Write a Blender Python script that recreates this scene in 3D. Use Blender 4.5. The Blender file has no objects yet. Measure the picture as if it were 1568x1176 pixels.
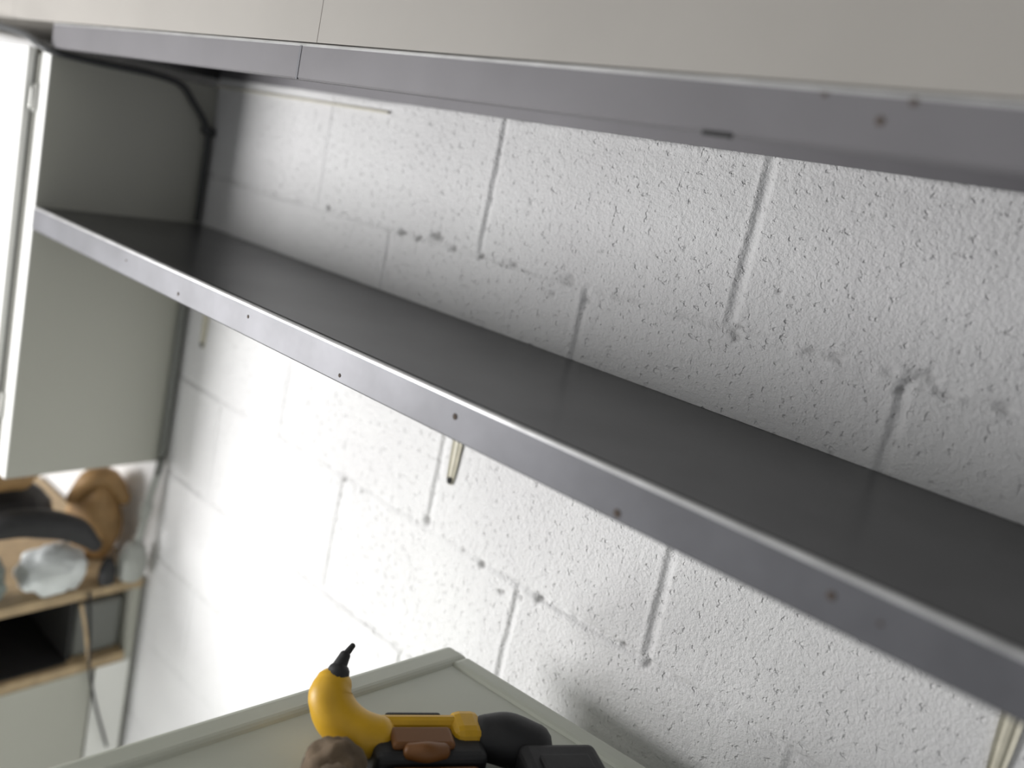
import bpy, bmesh, math, random
import numpy as np
from mathutils import Vector, Matrix
random.seed(4); rng=np.random.RandomState(7)
S=bpy.context.scene
S.view_settings.view_transform='Standard'
S.view_settings.look='None'

# ------------------------------------------------------------ materials
def mat(name,col,rough=.6,metal=0.,noise=0.,nscale=20.,bump=0.,bscale=100.,bdist=.001,col2=None,spec=.5):
    m=bpy.data.materials.new(name); m.use_nodes=True
    nt=m.node_tree; b=nt.nodes['Principled BSDF']
    b.inputs['Roughness'].default_value=rough; b.inputs['Metallic'].default_value=metal
    b.inputs['Specular IOR Level'].default_value=spec
    c=(*col,1); tc=nt.nodes.new('ShaderNodeTexCoord')
    if noise>0 or col2:
        n=nt.nodes.new('ShaderNodeTexNoise'); n.inputs['Scale'].default_value=nscale; n.inputs['Detail'].default_value=5
        nt.links.new(tc.outputs['Object'],n.inputs['Vector'])
        r=nt.nodes.new('ShaderNodeValToRGB')
        r.color_ramp.elements[0].position=.3; r.color_ramp.elements[1].position=.7
        c2=col2 if col2 else tuple(x*(1-noise) for x in col)
        r.color_ramp.elements[0].color=(*c2,1); r.color_ramp.elements[1].color=c
        nt.links.new(n.outputs['Fac'],r.inputs['Fac']); nt.links.new(r.outputs['Color'],b.inputs['Base Color'])
    else: b.inputs['Base Color'].default_value=c
    if bump>0:
        n2=nt.nodes.new('ShaderNodeTexNoise'); n2.inputs['Scale'].default_value=bscale; n2.inputs['Detail'].default_value=4
        nt.links.new(tc.outputs['Object'],n2.inputs['Vector'])
        bp=nt.nodes.new('ShaderNodeBump'); bp.inputs['Strength'].default_value=bump; bp.inputs['Distance'].default_value=bdist
        nt.links.new(n2.outputs['Fac'],bp.inputs['Height']); nt.links.new(bp.outputs['Normal'],b.inputs['Normal'])
    return m

M_steel_top=mat('shaded_steel',(.10,.10,.102),.30,.55,.45,5,.15,400,.0003)  # same steel as the lip, coloured darker for the shade between shelves
M_steel=mat('grey_steel',(.150,.151,.166),.45,.3,.32,13,.15,300,.0003)
M_steel_up=mat('pale_grey_steel',(.180,.174,.186),.5,.2,.15,8,.15,300,.0003)
M_bead=mat('edge_highlight',(.70,.70,.71),.3,.6,.25,30)  # pale colour paints in the highlight along the shelf edge
M_rust=mat('rusty_hole',(.085,.06,.045),.8,0,.4,300)
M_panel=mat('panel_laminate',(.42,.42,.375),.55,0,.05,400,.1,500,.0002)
M_white=mat('white_laminate',(.82,.82,.80),.5,0,.03,10)
M_beige=mat('beige_laminate',(.37,.35,.325),.6,0,.12,3)
M_dark=mat('dark_gap',(.03,.03,.03),.9)
M_gap=mat('gap_shade_grey',(.20,.20,.18),.9)  # grey that paints in the shade of the door gap
M_black=mat('black_rubber',(.018,.018,.02),.6,0,.3,40,.2,200)
M_cable=mat('cable_sheath',(.045,.047,.05),.5)
M_conduit=mat('conduit_grey',(.35,.36,.34),.5)
M_pipe=mat('pipe_grey',(.15,.155,.145),.5)
M_cream=mat('cream_paint',(.60,.57,.46),.45,0,.15,60)
M_zinc=mat('hinge_zinc',(.4,.4,.38),.35,.9)
M_wood=mat('pine_edge',(.46,.34,.20),.6,0,.3,30)
M_leather=mat('tan_leather',(.40,.24,.10),.6,0,.35,25,.3,60,.002)
M_pouch=mat('brown_suede',(.19,.135,.085),.85,0,.65,45,.5,80,.003)
M_bag=mat('white_plastic',(.66,.69,.69),.35,0,.15,20,.5,30,.004)
M_gbag=mat('grey_plastic',(.20,.23,.21),.4,0,.3,20,.5,30,.004)
M_yellow=mat('yellow_plastic',(.70,.40,.015),.45,0,.2,30)
M_trigger=mat('trigger_brown',(.17,.065,.013),.5)
M_fridge=mat('appliance_enamel',(.52,.54,.47),.4,0,.05,8)
M_ceil=mat('ceiling_paint',(.6,.6,.58),.9)
M_floor=mat('concrete_floor',(.55,.55,.53),.7,0,.2,5)

M_wall=bpy.data.materials.new('painted_block'); M_wall.use_nodes=True
nt=M_wall.node_tree; b=nt.nodes['Principled BSDF']; L=nt.links.new
b.inputs['Roughness'].default_value=.48; b.inputs['Specular IOR Level'].default_value=.4
tc=nt.nodes.new('ShaderNodeTexCoord')
n=nt.nodes.new('ShaderNodeTexNoise'); n.inputs['Scale'].default_value=4; n.inputs['Detail'].default_value=4
L(tc.outputs['Object'],n.inputs['Vector'])
r=nt.nodes.new('ShaderNodeValToRGB'); r.color_ramp.elements[0].position=.3; r.color_ramp.elements[1].position=.7
r.color_ramp.elements[0].color=(.69,.685,.69,1); r.color_ramp.elements[1].color=(.76,.76,.76,1)
L(n.outputs['Fac'],r.inputs['Fac'])
at=nt.nodes.new('ShaderNodeAttribute'); at.attribute_name='dirt'
mx=nt.nodes.new('ShaderNodeMixRGB'); mx.inputs['Color2'].default_value=(.11,.105,.10,1)
L(at.outputs['Fac'],mx.inputs['Fac']); L(r.outputs['Color'],mx.inputs['Color1']); L(mx.outputs['Color'],b.inputs['Base Color'])
n1=nt.nodes.new('ShaderNodeTexNoise'); n1.inputs['Scale'].default_value=200; n1.inputs['Detail'].default_value=4; n1.inputs['Roughness'].default_value=.65
L(tc.outputs['Object'],n1.inputs['Vector'])
n3=nt.nodes.new('ShaderNodeTexNoise'); n3.inputs['Scale'].default_value=110; n3.inputs['Detail'].default_value=2
L(tc.outputs['Object'],n3.inputs['Vector'])
rp=nt.nodes.new('ShaderNodeValToRGB'); rp.color_ramp.elements[0].position=.29; rp.color_ramp.elements[1].position=.39
L(n3.outputs['Fac'],rp.inputs['Fac'])
ad=nt.nodes.new('ShaderNodeMath'); ad.operation='MULTIPLY_ADD'; ad.inputs[1].default_value=.7
L(rp.outputs['Color'],ad.inputs[0]); L(n1.outputs['Fac'],ad.inputs[2])
bp=nt.nodes.new('ShaderNodeBump'); bp.inputs['Strength'].default_value=.9; bp.inputs['Distance'].default_value=.0026
L(ad.outputs[0],bp.inputs['Height']); L(bp.outputs['Normal'],b.inputs['Normal'])

# ------------------------------------------------------------ helpers
def link(ob): S.collection.objects.link(ob); return ob
def empty(name): return link(bpy.data.objects.new(name,None))
def newmesh(name,verts,faces,m,parent=None,smooth=False):
    me=bpy.data.meshes.new(name); me.from_pydata([tuple(v) for v in verts],[],faces); me.update()
    bm=bmesh.new(); bm.from_mesh(me); bmesh.ops.recalc_face_normals(bm,faces=bm.faces); bm.to_mesh(me); bm.free()
    me.materials.append(m)
    if smooth:
        for p in me.polygons: p.use_smooth=True
    ob=link(bpy.data.objects.new(name,me))
    if parent: ob.parent=parent
    return ob
BF=[(0,3,2,1),(4,5,6,7),(0,1,5,4),(1,2,6,5),(2,3,7,6),(3,0,4,7)]
def box(name,lo,hi,m,parent=None,bev=0.,seg=2):
    x0,y0,z0=lo;x1,y1,z1=hi
    v=[(x0,y0,z0),(x1,y0,z0),(x1,y1,z0),(x0,y1,z0),(x0,y0,z1),(x1,y0,z1),(x1,y1,z1),(x0,y1,z1)]
    ob=newmesh(name,v,BF,m,parent)
    if bev:
        md=ob.modifiers.new('b','BEVEL'); md.width=bev; md.segments=seg; md.limit_method='ANGLE'
    return ob
def smoothpts(P,n=8):
    P=[Vector(p) for p in P]; out=[]
    for i in range(len(P)-1):
        p0=P[max(i-1,0)];p1=P[i];p2=P[i+1];p3=P[min(i+2,len(P)-1)]
        for k in range(n):
            t=k/n
            out.append(.5*((2*p1)+(-p0+p2)*t+(2*p0-5*p1+4*p2-p3)*t*t+(-p0+3*p1-3*p2+p3)*t**3))
    out.append(P[-1]); return out
def tube(name,P,R,m,parent=None,n=8,seg=16,flat=1.,up=(0,0,1)):
    Q=smoothpts([(*p,) for p in P],n); RR=[]
    for i in range(len(P)-1):
        for k in range(n):
            t=k/n; t=t*t*(3-2*t); RR.append(R[i]*(1-t)+R[i+1]*t)
    RR.append(R[-1])
    T0=(Q[1]-Q[0]).normalized(); T1=(Q[-1]-Q[-2]).normalized()
    pre=[(Q[0]-T0*RR[0]*a,RR[0]*b_) for a,b_ in ((.7,.25),(.5,.7),(.25,.92))]
    post=[(Q[-1]+T1*RR[-1]*a,RR[-1]*b_) for a,b_ in ((.25,.92),(.5,.7),(.7,.25))]
    seq=pre+list(zip(Q,RR))+post
    V=[];F=[];up=Vector(up)
    for i,(q,rr) in enumerate(seq):
        a=seq[max(i-1,0)][0]; c=seq[min(i+1,len(seq)-1)][0]
        T=(c-a).normalized(); s=T.cross(up)
        if s.length<.05: s=T.cross(Vector((0,1,0)))
        s.normalize(); u=s.cross(T).normalized()
        for k in range(seg):
            an=2*math.pi*k/seg; V.append(q+s*rr*math.cos(an)+u*rr*flat*math.sin(an))
    for i in range(len(seq)-1):
        for k in range(seg):
            k2=(k+1)%seg; F.append((i*seg+k,i*seg+k2,(i+1)*seg+k2,(i+1)*seg+k))
    F.append(tuple(range(seg))); F.append(tuple((len(seq)-1)*seg+k for k in range(seg)))
    return newmesh(name,V,F,m,parent,True)
def extrude_x(name,prof,x0,x1,m,parent=None,nx=2,smooth=False):
    V=[];F=[];N=len(prof)
    for i in range(nx):
        x=x0+(x1-x0)*i/(nx-1)
        V+=[(x,y,z) for y,z in prof]
    for i in range(nx-1):
        for k in range(N):
            k2=(k+1)%N; F.append((i*N+k,i*N+k2,(i+1)*N+k2,(i+1)*N+k))
    F.append(tuple(range(N))); F.append(tuple((nx-1)*N+k for k in range(N)))
    return newmesh(name,V,F,m,parent,smooth)
def dome(name,c,rad,h,m,parent,seg=16):
    V=[];F=[]; c=Vector(c)
    ring=[(1,0),(.97,.5),(.75,.85),(.35,1)]
    for rr,hh in ring:
        for k in range(seg):
            a=2*math.pi*k/seg; V.append(c+Vector((rad*rr*math.cos(a),-h*hh,rad*rr*math.sin(a))))
    for i in range(3):
        for k in range(seg):
            k2=(k+1)%seg;F.append((i*seg+k,i*seg+k2,(i+1)*seg+k2,(i+1)*seg+k))
    F.append(tuple(3*seg+k for k in range(seg))); F.append(tuple(range(seg)))
    return newmesh(name,V,F,m,parent,True)
def blob(name,c,r_,m,parent=None,amp=.12,freq=3.,seed=0,flatbase=None,sub=4):
    from mathutils import noise
    bm=bmesh.new(); bmesh.ops.create_icosphere(bm,subdivisions=sub,radius=1)
    for v in bm.verts:
        d=v.co.normalized(); k=1+amp*noise.noise(d*freq+Vector((seed*7.1,seed*3.3,0)))+amp*.5*noise.noise(d*freq*2.7+Vector((seed,9,3)))
        v.co=Vector((d.x*r_[0]*k+c[0],d.y*r_[1]*k+c[1],d.z*r_[2]*k+c[2]))
        if flatbase is not None and v.co.z<flatbase: v.co.z=flatbase+.0001
    me=bpy.data.meshes.new(name); bm.to_mesh(me); bm.free(); me.materials.append(m)
    for p in me.polygons:p.use_smooth=True
    ob=link(bpy.data.objects.new(name,me)); 
    if parent: ob.parent=parent
    return ob

# ------------------------------------------------------------ block wall
FLOOR=-1.75; CEIL=1.0
xs=np.concatenate([np.arange(-2.2,-.02,.03),np.arange(-.02,1.85,.0028),np.arange(1.85,2.81,.03)])
zs=np.concatenate([np.arange(FLOOR,-1.2,.03),np.arange(-1.2,-.8,.008),np.arange(-.8,.36,.0028),np.arange(.36,CEIL+.02,.03)])
X,Z=np.meshgrid(xs,zs)
def vn(X,Z,s,seed):
    g=np.random.RandomState(seed).rand(256,256)
    a=X*s+1000.3; c_=Z*s+1000.7
    i=np.floor(a).astype(int); j=np.floor(c_).astype(int); u=a-i; v=c_-j
    u=u*u*(3-2*u); v=v*v*(3-2*v)
    G=lambda p,q:g[p%256,q%256]
    return (G(i,j)*(1-u)+G(i+1,j)*u)*(1-v)+(G(i,j+1)*(1-u)+G(i+1,j+1)*u)*v-.5
Hs=[.512,.305,.100,-.103,-.333,-.548,-.751,-.954,-1.157,-1.36,-1.563]
depth=np.zeros_like(X); dirt=np.zeros_like(X)
wob=.004*vn(X,Z,6,1)
for h in Hs:
    d=Z-h-wob-.0015*vn(X,Z,40,2)
    k=np.clip(.7+1.5*vn(X,Z,9,3),.15,1.3)
    depth+=.0034*k*np.exp(-(d/.0044)**2)
    depth-=.0010*k*np.exp(-((d+.010)/.0045)**2)
    dirt=np.maximum(dirt,(.06+.24*np.clip(vn(X,Z,30,31)+vn(X,Z,110,32),-.25,.6))*np.exp(-(d/.0036)**2))
    rough=np.clip((X-1.2)/.15,0,1)*(abs(h-.1)<.01)+.15
    depth+=rough*.005*vn(X,Z,90,5)*np.exp(-(d/.010)**2)
def joint(xc,z0,z1,dep=.003,w=.0042):
    global depth,dirt
    e=1/(1+np.exp(-(Z-z0-.004)/.003))/(1+np.exp((Z-z1+.004)/.003))
    d=X-xc-.004*vn(X,Z,8,int(xc*100)%97+10)-.0015*vn(X,Z,50,4)
    k=np.clip(.9+.5*vn(X,Z,14,6),.4,1.2)
    depth+=dep*k*e*np.exp(-(d/w)**4)
    depth-=.0008*e*np.exp(-((d+.009)/.004)**2)
    dirt=np.maximum(dirt,.08*k*e*np.exp(-((d-.003)/.0022)**2))
bounds=sorted(Hs,reverse=True)
phA=[.391-.4064,.391,.797,1.202,1.610,2.016,2.42]; phB=[.187,.592,.994,1.402,1.81,2.21,2.62]
for i in range(len(bounds)-1):
    top,bot=bounds[i],bounds[i+1]
    for xj in (phA if i%2==1 else phB):
        if xj<.25 and xj>-.1: dep=.0010
        elif xj<.75: dep=.0020
        else: dep=.0040
        if i%2==0 and bot<-.5: dep=.0028
        joint(xj+random.uniform(-.003,.003),bot,top,dep,.0045 if xj<1.1 else .0060)
def pit(px,pz,r_,dp,dk,an=1.):
    global depth,dirt
    d=np.sqrt(((X-px)/an)**2+(Z-pz)**2)*(1+.9*vn(X,Z,220,9))
    g=np.exp(-(d/r_)**4); depth+=dp*g; dirt=np.maximum(dirt,dk*g)
for a in [(.420,.104,.0038,.003,.8),(.620,.1,.0045,.003,.7,2),(.660,.098,.0045,.003,.7),(.700,.108,.007,.004,.7,1.6),(.740,.098,.0045,.003,.6),(.798,.098,.0045,.003,.7),
          (.86,.1,.0035,.002,.6,2),(.965,.102,.006,.003,.25,2),(.25,.104,.003,.003,.5),(.797,.14,.002,.002,.3),(.87,.19,.002,.002,.4),
          (.592,-.338,.004,.004,.6),(.64,-.34,.003,.003,.6),(.797,-.325,.007,.004,.4),(.92,-.34,.006,.004,.7),(.965,-.36,.004,.003,.4,2),(.88,-.335,.003,.003,.6),
          (1.03,-.338,.006,.004,.6),(1.0,-.352,.004,.004,.6),(1.17,-.33,.004,.004,.6),(1.208,-.335,.005,.004,.5),
          (1.42,.108,.006,.004,.25,1.8),(1.40,.086,.005,.004,.25),(1.33,.102,.004,.004,.25,2),(1.30,.1,.003,.003,.3,2),(1.214,.092,.005,.004,.3),(1.25,.155,.003,.003,.4),(1.44,.095,.004,.003,.2,3),(1.49,.098,.004,.003,.2,3),
          (.94,.076,.003,.003,.5),(1.0,.08,.004,.003,.4),(1.35,.0,.0025,.002,.3),(1.28,-.13,.003,.002,.5),(1.15,.03,.0025,.002,.25)]: pit(*a)
for _ in range(55):
    h=random.choice([.305,.1,-.103,-.333,-.548]); pit(random.uniform(.1,1.8),h+random.gauss(0,.003),random.uniform(.0015,.003),.0015,random.uniform(.1,.4),random.uniform(1,2.5))
for _ in range(120):
    pit(random.uniform(.05,1.8),random.uniform(-.75,.33),random.uniform(.0012,.0026),.001,random.uniform(.05,.28))
depth+=.0006*vn(X,Z,25,12)+.0006*vn(X,Z,110,13)+.0012*vn(X,Z,2.5,14)
nz,nx=X.shape
co=np.stack([X,depth,Z],-1).reshape(-1,3)
idx=np.arange(nz*nx).reshape(nz,nx)
quads=np.stack([idx[:-1,:-1],idx[:-1,1:],idx[1:,1:],idx[1:,:-1]],-1).reshape(-1,4)
me=bpy.data.meshes.new('wall_back'); me.vertices.add(len(co)); me.vertices.foreach_set('co',co.ravel())
me.loops.add(quads.size); me.loops.foreach_set('vertex_index',quads.ravel().astype(np.int32))
me.polygons.add(len(quads)); me.polygons.foreach_set('loop_start',np.arange(0,quads.size,4,dtype=np.int32)); me.polygons.foreach_set('loop_total',np.full(len(quads),4,dtype=np.int32))
me.update(); me.validate()
me.polygons.foreach_set('use_smooth',np.ones(len(quads),dtype=bool))
at_=me.attributes.new('dirt','FLOAT','POINT'); at_.data.foreach_set('value',dirt.ravel().astype(np.float32))
me.materials.append(M_wall); link(bpy.data.objects.new('wall_back',me))
box('wall_left',(-2.3,-3.2,FLOOR),(-2.2,.1,CEIL),M_ceil)
box('floor',(-2.3,-3.2,FLOOR-.1),(2.9,.1,FLOOR),M_floor)
box('ceiling',(-2.3,-3.2,CEIL),(2.9,.1,CEIL+.1),M_ceil)

# ------------------------------------------------------------ steel shelves
D=.3297; LH=.0430
def shelf(name,ztop,x0,x1,holes,ml):
    root=empty(name)
    e=.0022
    prof=[(-.001,ztop-.0015),(-D+.012,ztop-.0015),(-D+.012,ztop-.0015-e),(-.001,ztop-.0015-e)]
    extrude_x('deck',prof,x0,x1,M_steel_top,root)
    lip=[(-D+.012,ztop-LH),(-D+.002,ztop-LH),(-D,ztop-LH+.002),(-D,ztop-.0045),(-D+.004,ztop-.0045),(-D+.0045,ztop-LH+.004),(-D+.012,ztop-LH+.003)]
    extrude_x('front_lip',lip,x0,x1,ml,root)
    bead=[(-D,ztop-.0046)]
    for a in range(0,181,20):
        t=math.radians(180-a); bead.append((-D+.0036+.0036*math.cos(t),ztop-.0036+.0036*math.sin(t)))
    bead+=[(-D+.0076,ztop-.0046)]
    extrude_x('hemmed_edge',bead,x0,x1,M_bead,root,smooth=False)
    groove=[(-D+.0077,ztop-.0042),(-D+.0105,ztop-.0042),(-D+.0115,ztop-.0012),(-D+.0135,ztop-.0010),(-D+.0150,ztop-.0018),(-D+.0150,ztop-.006),(-D+.0077,ztop-.006)]
    extrude_x('pressed_groove',groove,x0,x1,M_steel_top,root)
    extrude_x('back_flange',[(-.0008,ztop-.0015),(-.003,ztop-.0015),(-.003,ztop-.025),(-.0008,ztop-.025)],x0,x1,ml,root)
    box('end_flange',(x0,-D+.004,ztop-.03),(x0+.002,-.002,ztop-.003),M_steel_top,root)
    for i,(hx,hz,hr) in enumerate(holes): dome('rivet_%d'%i,(hx,-D+.0002,hz),hr,.0008,M_rust,root)
    return root
lower=shelf('steel_shelf',0.,.001,2.4,[(.38,-.019,.002),(.547,-.031,.0028),(.725,-.017,.0024),(.920,-.034,.0024),(1.102,-.0193,.0034),(1.3006,-.0353,.0038),(1.4785,-.0197,.0034),(1.5129,-.0228,.0018)],M_steel)
ZT=.3252
upper=shelf('steel_shelf',ZT,.001,2.4,[(1.382,.3185,.0022),(1.442,.3185,.003),(1.424,.304,.0033)],M_steel_up)
box('lip_joint',(.745,-D-.0006,ZT-LH),(.749,-D+.001,ZT-.004),M_steel,upper)
box('edge_notch',(1.294,-D-.001,ZT-LH-.002),(1.318,-D+.006,ZT-LH+.0012),M_dark,upper,.0008)

def bracket(x,zt,zlen=.245):
    root=empty('shelf_bracket')
    def leg(nm,pts,wid,m):
        V=[];F=[]
        N=len(pts)
        for (y,z),w in zip(pts,wid):
            V+= [(x-w,y,z),(x-w,y-.0035,z),(x-w*.55,y-.0015,z),(x-w*.2,y-.0035,z),(x+w*.2,y-.0035,z),(x+w*.55,y-.0015,z),(x+w,y-.0035,z),(x+w,y,z)]
        for i in range(N-1):
            for k in range(8):
                k2=(k+1)%8;F.append((i*8+k,i*8+k2,(i+1)*8+k2,(i+1)*8+k))
        F.append(tuple(range(8)));F.append(tuple((N-1)*8+k for k in range(8)))
        return newmesh(nm,V,F,m,root)
    zb=zt-zlen
    leg('wall_leg',[(-.0005,zt-.004),(-.0005,zt-.12),(-.0005,zb+.03),(-.0005,zb+.006),(-.0005,zb-.004)],[.013,.012,.0085,.007,.004],M_cream)
    box('shelf_leg',(x-.011,-.26,zt-.008),(x+.011,-.003,zt-.0045),M_cream,root,.001)
    V=[(x-.0012,-.004,zt-.008),(x+.0012,-.004,zt-.008),(x-.0012,-.2,zt-.008),(x+.0012,-.2,zt-.008),(x-.0012,-.09,zt-.06),(x+.0012,-.09,zt-.06),(x-.0012,-.012,zt-.15),(x+.0012,-.012,zt-.15),(x-.0012,-.004,zt-.17),(x+.0012,-.004,zt-.17)]
    newmesh('web',V,[(0,2,4,6,8),(1,9,7,5,3),(0,1,3,2),(2,3,5,4),(4,5,7,6),(6,7,9,8),(8,9,1,0)],M_cream,root)
    dome('screw',(x,-.003,zb+.002),.0055,.003,M_dark,root)
    return root
for bx in (.084,.829,1.575): bracket(bx,-.0,.245)

box('trim_1',(.002,-.006,.2810),(.54,-.0008,.2845),M_cream,None,.0008)

# ------------------------------------------------------------ left wall cabinet
cab=empty('wall_cabinet')
CB=-.532; CT=.2795; CD=.3262
box('side_panel',(-.018,-CD,CB),(0,-.001,CT),M_panel,cab,.0008)
box('top_board',(-.95,-CD+.002,CT-.018),(-.019,-.003,CT-.001),M_panel,cab)
box('bottom_board',(-.95,-CD+.002,CB),(-.019,-.003,CB+.018),M_white,cab)
box('back_board',(-.95,-.008,CB+.02),(-.019,-.003,CT-.02),M_dark,cab)
box('far_side',(-.968,-CD,CB),(-.95,-.003,CT),M_panel,cab)
box('front_stile',(-.038,-CD-.002,CB),(-.0005,-CD+.001,CT),M_white,cab,.0008)
box('gap_fill',(-.075,-CD-.004,CB+.004),(-.0385,-CD+.012,CT-.012),M_gap,cab)  # filler added to draw the shaded gap beside the door
box('door_panel',(-.94,-CD-.020,CB+.001),(-.057,-CD-.006,CT-.002),M_white,cab,.002)
box('hinge_plate',(-.058,-CD-.008,.165),(-.036,-CD-.0045,.215),M_zinc,cab,.001)
box('hinge_knuckle',(-.053,-CD-.013,.17),(-.043,-CD-.007,.21),M_zinc,cab,.003)
box('hinge_plate_low',(-.058,-CD-.008,-.42),(-.036,-CD-.0045,-.37),M_zinc,cab,.001)
box('handle',(-.90,-CD-.045,-.42),(-.888,-CD-.033,-.30),M_zinc,cab,.004)
box('handle_post_a',(-.90,-CD-.036,-.41),(-.888,-CD-.019,-.40),M_zinc,cab)
box('handle_post_b',(-.90,-CD-.036,-.32),(-.888,-CD-.019,-.31),M_zinc,cab)

oh=empty('overhead_cupboard')
zo=ZT+.001
box('carcass',(-1.1,-D+.016,zo),(2.4,-.004,.78),M_beige,oh)
for i,(a,c_) in enumerate([(-1.1,-.2003),(-.1997,.7747),(.7753,1.70),(1.701,2.4)]):
    box('door_leaf_%d'%i,(a,-D+.001,zo),(c_,-D+.0155,.78),M_beige,oh,.0005)
for i,hx in enumerate((-.25,.72,.83,1.65)):
    box('pull_%d'%i,(hx-.006,-D-.025,.58),(hx+.006,-D+.002,.70),M_zinc,oh,.004)

# ------------------------------------------------------------ cable and conduit
tube('power_cable',[(-.9,-.356,.296),(-.45,-.356,.306),(-.27,-.355,.309),(-.09,-.346,.298),(.009,-.336,.276),(.010,-.25,.274),(.010,-.14,.276),(.010,-.085,.268),(.010,-.055,.240),(.010,-.025,.205),(.010,-.013,.17),(.010,-.012,.10),(.010,-.012,.006)],
     [.006]*13,M_cable,None,n=8)
tube('cable_clip',[(.006,-.022,.192),(.013,-.014,.190),(.006,-.004,.188)],[.009]*3,M_cable,None)
lowc=empty('wall_conduit')
tube('pipe',[(.010,-.014,-.034),(.010,-.014,-.3),(.010,-.014,-.50),(.008,-.018,-.56)],[.0085,.0085,.0085,.0085],M_pipe,lowc)
tube('pipe_tail',[(.008,-.018,-.56),(.002,-.026,-.62),(.0,-.034,-.70),(.0,-.036,-.715)],[.0085,.009,.009,.009],M_conduit,lowc)
tube('pipe_collar',[(.002,-.028,-.632),(.001,-.032,-.66)],[.013,.013],M_conduit,lowc)

# ------------------------------------------------------------ side cabinet with clutter (low left)
sc=empty('storage_cabinet')
cx0,cx1,cy0,cy1,ct=-.62,-.002,-.78,-.012,-.812
box('top_board',(cx0,cy0,ct-.022),(cx1+.004,cy1,ct),M_wood,sc,.002)
box('right_side',(cx0,cy1-.02,FLOOR),(cx1,cy1-.001,ct-.022),M_panel,sc)
box('left_side',(cx0,cy0,FLOOR),(cx1,cy0+.02,ct-.022),M_panel,sc)
box('mid_board',(cx0,cy0+.021,-1.012),(cx1+.003,cy1-.021,-.99),M_wood,sc,.001)
box('back_board',(cx0,cy0+.021,FLOOR),(cx0+.01,cy1-.021,ct-.023),M_dark,sc)
box('cubby_lining',(cx0+.012,cy0+.022,-.988),(cx0+.03,cy1-.022,ct-.024),M_black,sc)
box('cubby_divider',(cx0+.03,-.155,-.988),(cx1-.02,-.145,ct-.024),M_dark,sc)
box('cubby_base',(cx0+.03,cy0+.022,-.989),(cx1-.01,-.157,-.985),M_black,sc)
box('door_leaf_a',(cx1-.016,cy0+.022,FLOOR+.08),(cx1+.002,-.10,-1.014),M_panel,sc,.002)
box('door_leaf_b',(cx1-.016,-.094,FLOOR+.08),(cx1+.002,cy1-.004,-1.014),M_white,sc,.002)
box('bread_box',(-.25,-.143,-.987),(-.02,-.04,-.86),M_pipe,sc,.01)
tube('dark_seam',[(.008,-.135,-.815),(.010,-.125,-.90),(.012,-.115,-1.0),(.012,-.09,-1.10),(.012,-.05,-1.22)],[.003]*5,M_black,sc)  # thin black tube added to draw a slanting dark seam
tube('yellow_strap',[(.010,-.150,-.84),(.010,-.135,-.90),(.008,-.118,-.98)],[.004]*3,M_wood,sc)

hb=empty('leather_bag')
blob('bag_body',(-.15,-.072,-.715),(.075,.058,.110),M_leather,hb,.12,1.6,3,-.8115)
tube('bag_flap',[(-.15,-.125,-.665),(-.13,-.10,-.615),(-.12,-.06,-.615),(-.10,-.03,-.66)],[.02,.03,.03,.02],M_leather,hb,flat=.7)
cp=empty('black_cap')
tube('cap_brim',[(-.03,-.37,-.655),(-.02,-.30,-.640),(-.01,-.24,-.645),(0,-.18,-.665),(.015,-.14,-.70)],[.022,.034,.036,.032,.018],M_black,cp,flat=.8)
blob('cap_crown',(-.13,-.28,-.648),(.10,.095,.05),M_black,cp,.06,1.5,5)
blob('white_carrier_bag',(-.03,-.205,-.762),(.06,.068,.052),M_bag,None,.2,2,2,-.8115)
blob('grey_carrier_bag',(-.03,-.362,-.755),(.07,.065,.056),M_gbag,None,.2,2,8,-.8115)
pb=empty('cardboard_roll')
tube('roll_body',[(-.12,-.44,-.58),(-.09,-.34,-.560),(-.08,-.265,-.560)],[.036,.036,.034],M_leather,pb)
tube('roll_core',[(-.08,-.262,-.560),(-.078,-.24,-.560)],[.012,.012],M_wood,pb)
jr=empty('grey_jar')
tube('jar_body',[(.0,-.045,-.79),(.0,-.045,-.76),(.0,-.042,-.735)],[.031,.032,.024],M_conduit,jr,seg=24,up=(0,1,0))
dj=empty('dark_jar')
tube('jar_body',[(.0,-.098,-.798),(.0,-.098,-.775),(.0,-.098,-.755)],[.018,.018,.012],M_black,dj,up=(0,1,0))

# ------------------------------------------------------------ refrigerator top (foreground)
fr=empty('refrigerator')
C=Vector((.971,-.100,0)); e1=Vector((-.055,-.62,0)); e2=Vector((.62,.070,0))
TZ=-.409
def prism(name,a0,b0,a1,b1,z0,z1,m,par,bev):
    P=[C+e1*a+e2*b_ for a,b_ in ((a0,b0),(a1,b0),(a1,b1),(a0,b1))]
    V=[(p.x,p.y,z0) for p in P]+[(p.x,p.y,z1) for p in P]
    ob=newmesh(name,V,[(0,1,2,3),(4,5,6,7),(0,1,5,4),(1,2,6,5),(2,3,7,6),(3,0,4,7)],m,par)
    if bev:
        md=ob.modifiers.new('b','BEVEL'); md.width=bev; md.segments=4; md.limit_method='ANGLE'
    return ob
prism('body',.02,.02,.98,.98,FLOOR+.03,TZ-.045,M_fridge,fr,.01)
prism('top_deck',.01,.01,.99,.99,TZ-.042,TZ-.006,M_fridge,fr,.004)
prism('rim_left',0,0,1,.06,TZ-.04,TZ,M_fridge,fr,.009)
prism('rim_right',0,.94,1,1,TZ-.04,TZ,M_fridge,fr,.009)
prism('rim_back',0,.05,.05,.95,TZ-.04,TZ,M_fridge,fr,.009)
prism('rim_front',.95,.05,1,.95,TZ-.04,TZ,M_fridge,fr,.009)
prism('door_seal',1.0,.02,1.01,.98,FLOOR+.05,TZ-.045,M_dark,fr,0)
prism('door_leaf',1.012,0,1.09,1,FLOOR+.05,TZ-.02,M_fridge,fr,.008)
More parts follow.
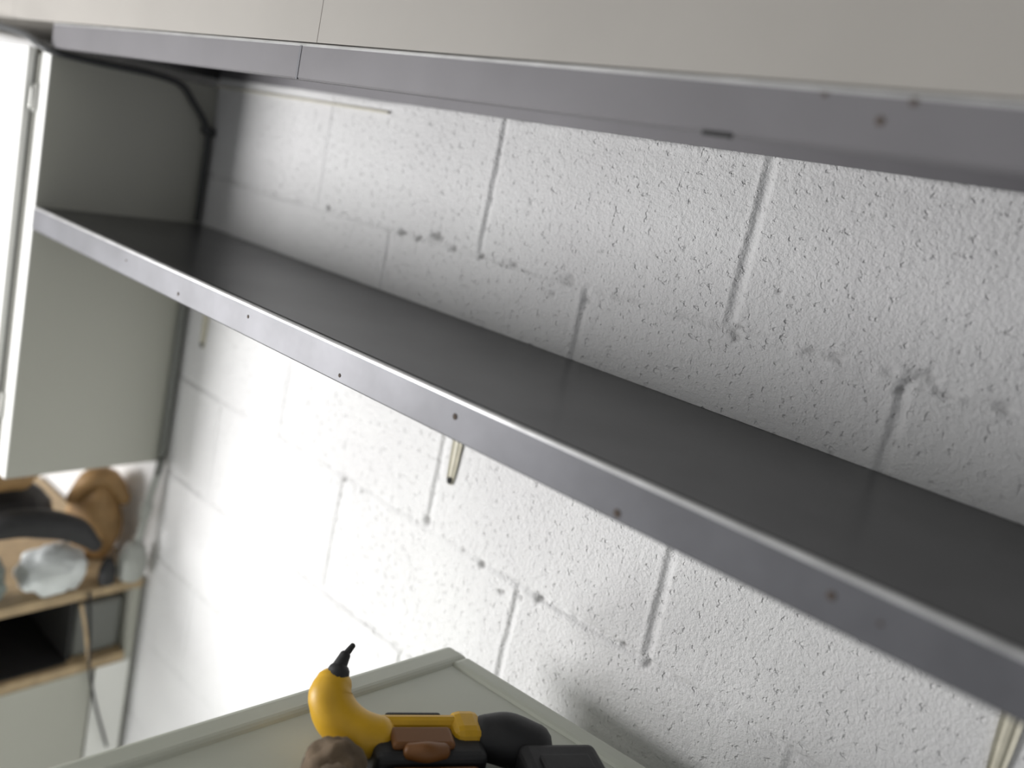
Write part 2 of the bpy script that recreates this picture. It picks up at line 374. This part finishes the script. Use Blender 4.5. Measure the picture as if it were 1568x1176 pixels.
prism('plinth',.04,.04,.96,.96,FLOOR,FLOOR+.03,M_dark,fr,0)

# ------------------------------------------------------------ power drill lying on the appliance
dr=empty('power_drill')
U=Vector((.52,.854,0)).normalized(); Vv=Vector((-U.y,U.x,0)); O=Vector((1.079,-.346,-.383))
def dp(a,b_,z): return O+U*(a/1000)+Vv*(b_/1000)+Vector((0,0,z/1000))
def dt(nm,pts,rad,m,flat=1): return tube(nm,[dp(*p) for p in pts],[r_/1000 for r_ in rad],m,dr,flat=flat,seg=20)
def db(nm,lo,hi,m,bev,tilt=0.):
    (a0,b0,z0),(a1,b1,z1)=lo,hi; t=math.tan(math.radians(tilt))
    q=[(a0,b0),(a1,b0),(a1,b1),(a0,b1)]
    V=[dp(a,b_+(a-a0)*t,z0) for a,b_ in q]+[dp(a,b_+(a-a0)*t,z1) for a,b_ in q]
    ob=newmesh(nm,V,BF,m,dr); md=ob.modifiers.new('b','BEVEL'); md.width=bev/1000; md.segments=3; md.limit_method='ANGLE'
    return ob
dt('gear_housing',[(-34,36,38),(-37,24,28),(-28,12,14),(-8,0,4),(18,-4,2)],[20,24,26,26,22],M_yellow,.9)
dt('chuck_collar',[(-32,36,44),(-30,39,50)],[14,12],M_black)
dt('chuck',[(-30,42,52),(-24,50,62)],[8,6],M_black)
dt('bit',[(-24,50,62),(-16,56,70)],[4,3],M_black)
db('grip_frame',(6,-46,-31),(128,4,10),M_black,8)
db('yellow_rail',(10,-2,-24),(112,16,18),M_yellow,9)
db('yellow_end',(94,-22,-31),(132,22,20),M_yellow,12)
db('rail_inlay',(24,13,2),(88,22,14),M_black,4)
db('trigger_plate',(24,-36,8),(92,-6,17),M_trigger,6)
db('lower_guard',(18,-70,-31),(118,-48,4),M_trigger,8)
dt('trigger',[(40,-40,12),(58,-44,14),(78,-40,12)],[8,10,8],M_trigger)
dt('motor_case',[(134,-4,0),(160,-10,2),(190,-22,0)],[24,28,25],M_black)
db('battery_pack',(160,-92,-31),(250,-36,20),M_black,9)
db('battery_clip',(176,-84,19),(232,-60,24),M_black,2)
db('foot',(112,-96,-31),(162,-56,6),M_black,8)
tp=empty('tool_pouch')
blob('pouch_body',(1.104,-.404,TZ+.020),(.033,.033,.038),M_pouch,tp,.14,2.6,6,TZ-.0055)
blob('pouch_flap',(1.146,-.434,TZ+.026),(.040,.036,.036),M_pouch,tp,.14,2.6,9,TZ-.0055)

# ------------------------------------------------------------ light
W=bpy.data.worlds.new('world'); S.world=W; W.use_nodes=True
W.node_tree.nodes['Background'].inputs[0].default_value=(.97,.985,1,1); W.node_tree.nodes['Background'].inputs[1].default_value=.43
def area(name,loc,tgt,sx,sy,e,col=(1,1,1)):
    l=bpy.data.lights.new(name,'AREA'); l.shape='RECTANGLE'; l.size=sx; l.size_y=sy; l.energy=e; l.color=col
    o=link(bpy.data.objects.new(name,l)); o.location=loc
    o.rotation_euler=(Vector(tgt)-Vector(loc)).to_track_quat('-Z','Y').to_euler(); return o
area('key_light',(-.85,-1.85,-.40),(.2,0,-.35),.85,.95,63,(1,.99,.985))
area('low_light',(-.10,-.95,-1.25),(.2,0,-.95),.4,.4,15,(1,1,1))

# ------------------------------------------------------------ camera
cam=bpy.data.cameras.new('camera'); co_=link(bpy.data.objects.new('camera',cam))
Rm=[[0.71615,0.66947,0.19732],[-0.26005,-0.00642,0.96558],[-0.64769,0.74281,-0.1695]]
r_,u_,f_=[Vector(v) for v in Rm]
u_=r_.cross(f_).normalized()
m4=Matrix(((r_.x,u_.x,-f_.x,1.63899),(r_.y,u_.y,-f_.y,-.93829),(r_.z,u_.z,-f_.z,.21664),(0,0,0,1)))
co_.matrix_world=m4
cam.sensor_width=36; cam.lens=1307.3/1568*36; cam.shift_x=50.28/1568; cam.shift_y=-93.36/1568
cam.clip_start=.01
cam.dof.use_dof=True; cam.dof.focus_distance=1.0; cam.dof.aperture_fstop=1.7
S.camera=co_
